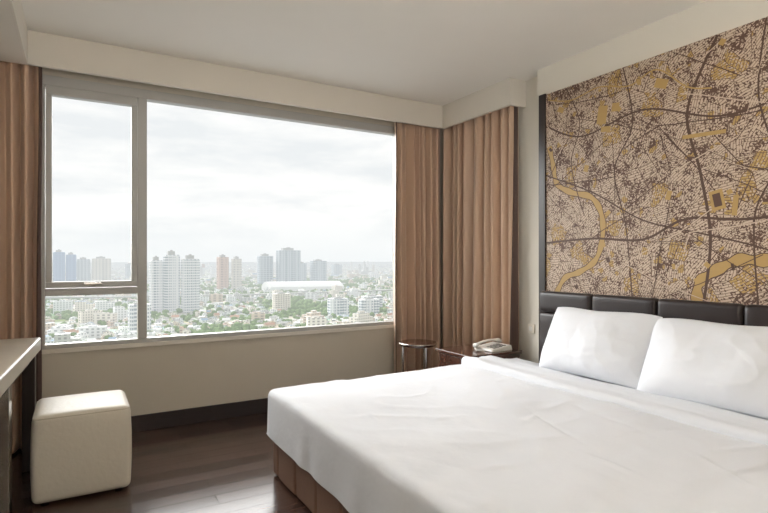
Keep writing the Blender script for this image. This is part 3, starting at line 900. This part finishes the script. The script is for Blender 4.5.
tower(73, 771, 24, 20, 44, F_white, 'white mid-rise block near the trees')
tower(-5, 3300, 60, 40, 90, F_beige, 'pale distant high-rise tower')
tower(250, 3000, 60, 40, 85, F_grey, 'pale grey distant tower')
tower(1300, 3000, 50, 40, 95, F_beige, 'pale beige distant tower')
tower(1480, 3150, 60, 40, 75, F_grey, 'pale grey distant tower')
tower(408, 862, 34, 16, 33, F_white, 'white mid-rise slab building', ribs=6)
tower(462, 845, 34, 16, 31, F_white, 'white mid-rise slab building', ribs=6)
tower(350, 1000, 30, 16, 36, F_low[0], 'cream mid-rise slab building', ribs=6)
tower(515, 930, 40, 16, 30, F_white, 'white mid-rise slab building', ribs=6)
V, F = [], []
K = 12
for i in range(K+1):
    t = i/K; yy = 1620 + 90*t; zz = GZ + 14 + 16*math.sin(math.pi*t)
    V += [(530, yy, zz), (760, yy-60, zz)]
for i in range(K): F.append((2*i, 2*i+1, 2*i+3, 2*i+2))
b = len(V); V += [(530, 1620, GZ), (760, 1560, GZ), (530, 1710, GZ), (760, 1650, GZ)]
F += [(0, b, b+1, 1), (2*K, 2*K+1, b+3, b+2), tuple([b] + [2*i for i in range(K+1)] + [b+2]), tuple([b+1] + [2*i+1 for i in range(K+1)] + [b+3])]
o = mesh_obj('exhibition_hall', V, F, Rf[0], (645, 1640, GZ)); tag(o, 'long white hall with vaulted roof in the city', 'building')

M_tree = add_painted_haze(P('tree_canopy', (120, 142, 94), 0.95, var=0.3, vscale=0.05, spec=0.05))
t0 = (1+5**0.5)/2
icv = [Vector(v).normalized() for v in [(-1,t0,0),(1,t0,0),(-1,-t0,0),(1,-t0,0),(0,-1,t0),(0,1,t0),(0,-1,-t0),(0,1,-t0),(t0,0,-1),(t0,0,1),(-t0,0,-1),(-t0,0,1)]]
icf = [(0,11,5),(0,5,1),(0,1,7),(0,7,10),(0,10,11),(1,5,9),(5,11,4),(11,10,2),(10,7,6),(7,1,8),(3,9,4),(3,4,2),(3,2,6),(3,6,8),(3,8,9),(4,9,5),(2,4,11),(6,2,10),(8,6,7),(9,8,1)]
V, F = [], []
for _ in range(9000):
    yy = 560 + 2200*R.random()**1.6
    xx = R.uniform(-0.08*yy-30, 0.66*yy+30)
    gn = noise.noise(Vector((xx*0.006, yy*0.006, 2.0)))
    if gn < 0.18 and R.random() < 0.80: continue
    r = R.uniform(2.6, 6) * (1 + (yy-560)/3500)
    b = len(V)
    for v in icv:
        V.append((xx + v.x*r*R.uniform(.8, 1.2), yy + v.y*r*R.uniform(.8, 1.2), GZ + r*0.7 + v.z*r*R.uniform(.6, 1.0)))
    F += [tuple(b+i for i in f) for f in icf]
o = mesh_obj('tree_canopy', V, F, M_tree, (400, 1000, GZ)); tag(o, 'mass of green trees between the city buildings', 'trees', kind='stuff')
pts = [(-150, 1500), (150, 1380), (450, 1320), (800, 1330), (1200, 1420)]
sp = smooth_line(pts, 10); V, F = [], []
for (x, yy) in sp:
    V += [(x, yy-9, GZ+14), (x, yy+9, GZ+14), (x, yy-9, GZ+11), (x, yy+9, GZ+11)]
for i in range(len(sp)-1):
    a = 4*i; F += [(a, a+4, a+5, a+1), (a, a+2, a+6, a+4), (a+1, a+5, a+7, a+3), (a+2, a+3, a+7, a+6)]
b0 = len(V); bxs = [(x-1.5, x+1.5, yy-2, yy+2, GZ, GZ+11) for (x, yy) in sp[::2]]
v2, f2 = boxvf(bxs); V += v2; F += [tuple(b0+i for i in f) for f in f2]
o = mesh_obj('elevated_road', V, F, Rf[1], (450, 1320, GZ)); tag(o, 'grey elevated road on pillars crossing the city', 'road')

# ------------------------------------------------------------------ world: overcast sky with soft clouds
w = bpy.data.worlds.new('overcast'); scene.world = w; w.use_nodes = True
nt = w.node_tree
for n in list(nt.nodes): nt.nodes.remove(n)
N, L = nt.nodes.new, nt.links.new
out = N('ShaderNodeOutputWorld'); bg = N('ShaderNodeBackground'); L(bg.outputs[0], out.inputs[0])
tc = N('ShaderNodeTexCoord'); mp = N('ShaderNodeMapping'); mp.inputs['Scale'].default_value = (1.6, 1.6, 6.5)
L(tc.outputs['Generated'], mp.inputs[0])
n1 = N('ShaderNodeTexNoise'); n1.inputs['Scale'].default_value = 2.4; n1.inputs['Detail'].default_value = 8; n1.inputs['Roughness'].default_value = 0.55; n1.inputs['Distortion'].default_value = 0.2
L(mp.outputs[0], n1.inputs['Vector'])
cr = N('ShaderNodeValToRGB'); L(n1.outputs['Fac'], cr.inputs[0])
e = cr.color_ramp.elements
e[0].position = 0.36; e[0].color = lin((229, 232, 234)); e[1].position = 0.56; e[1].color = lin((247, 247, 246))
sep = N('ShaderNodeSeparateXYZ'); L(tc.outputs['Generated'], sep.inputs[0])
mr = N('ShaderNodeMapRange'); mr.inputs['From Min'].default_value = 0.0; mr.inputs['From Max'].default_value = 0.09; L(sep.outputs['Z'], mr.inputs[0])
mx = N('ShaderNodeMix'); mx.data_type = 'RGBA'; mx.inputs[6].default_value = lin((236, 239, 240)); L(mr.outputs[0], mx.inputs[0]); L(cr.outputs[0], mx.inputs[7])
L(mx.outputs[2], bg.inputs['Color']); bg.inputs['Strength'].default_value = 1.13

# ------------------------------------------------------------------ lights
def light(name, kind, loc, energy, color, rot=None, **kw):
    l = bpy.data.lights.new(name, kind); l.energy = energy; l.color = color
    for k, v in kw.items(): setattr(l, k, v)
    o = bpy.data.objects.new(name, l); COL.objects.link(o); o.location = loc
    if rot: o.rotation_euler = rot
    return o
s = light('sun_light', 'SUN', (0, 20, 20), 9.0, (1.0, 0.998, 0.99), angle=math.radians(70))
s.rotation_euler = Vector((0.30, -1.0, -0.48)).to_track_quat('-Z', 'Y').to_euler()
pt = light('window_portal', 'AREA', (1.34, YW+0.16, 1.71), 1.0, (1, 1, 1), rot=(math.radians(-90), 0, 0), shape='RECTANGLE', size=3.2, size_y=2.05)
pt.data.cycles.is_portal = True
light('fill_light_up', 'AREA', (0.9, -0.7, 1.75), 84, (1.0, 0.98, 0.955), rot=(math.radians(165), 0, 0), shape='RECTANGLE', size=1.6, size_y=0.5)  # unseen fill added behind the camera to brighten the ceiling
light('fill_light_point', 'POINT', (0.0, -0.9, 1.7), 16, (1.0, 0.985, 0.96), shadow_soft_size=0.4)  # weak general fill added behind the camera, no fixture belongs to it

# ------------------------------------------------------------------ camera
cam = bpy.data.cameras.new('camera'); co = bpy.data.objects.new('camera', cam); COL.objects.link(co)
co.location = (0, 0, CAMZ); co.rotation_euler = (math.radians(90), 0, math.radians(-30.3))
cam.sensor_width = 36; cam.lens = 36*527/768; cam.shift_y = 0.0046; cam.clip_end = 60000; cam.clip_start = 0.02
scene.camera = co
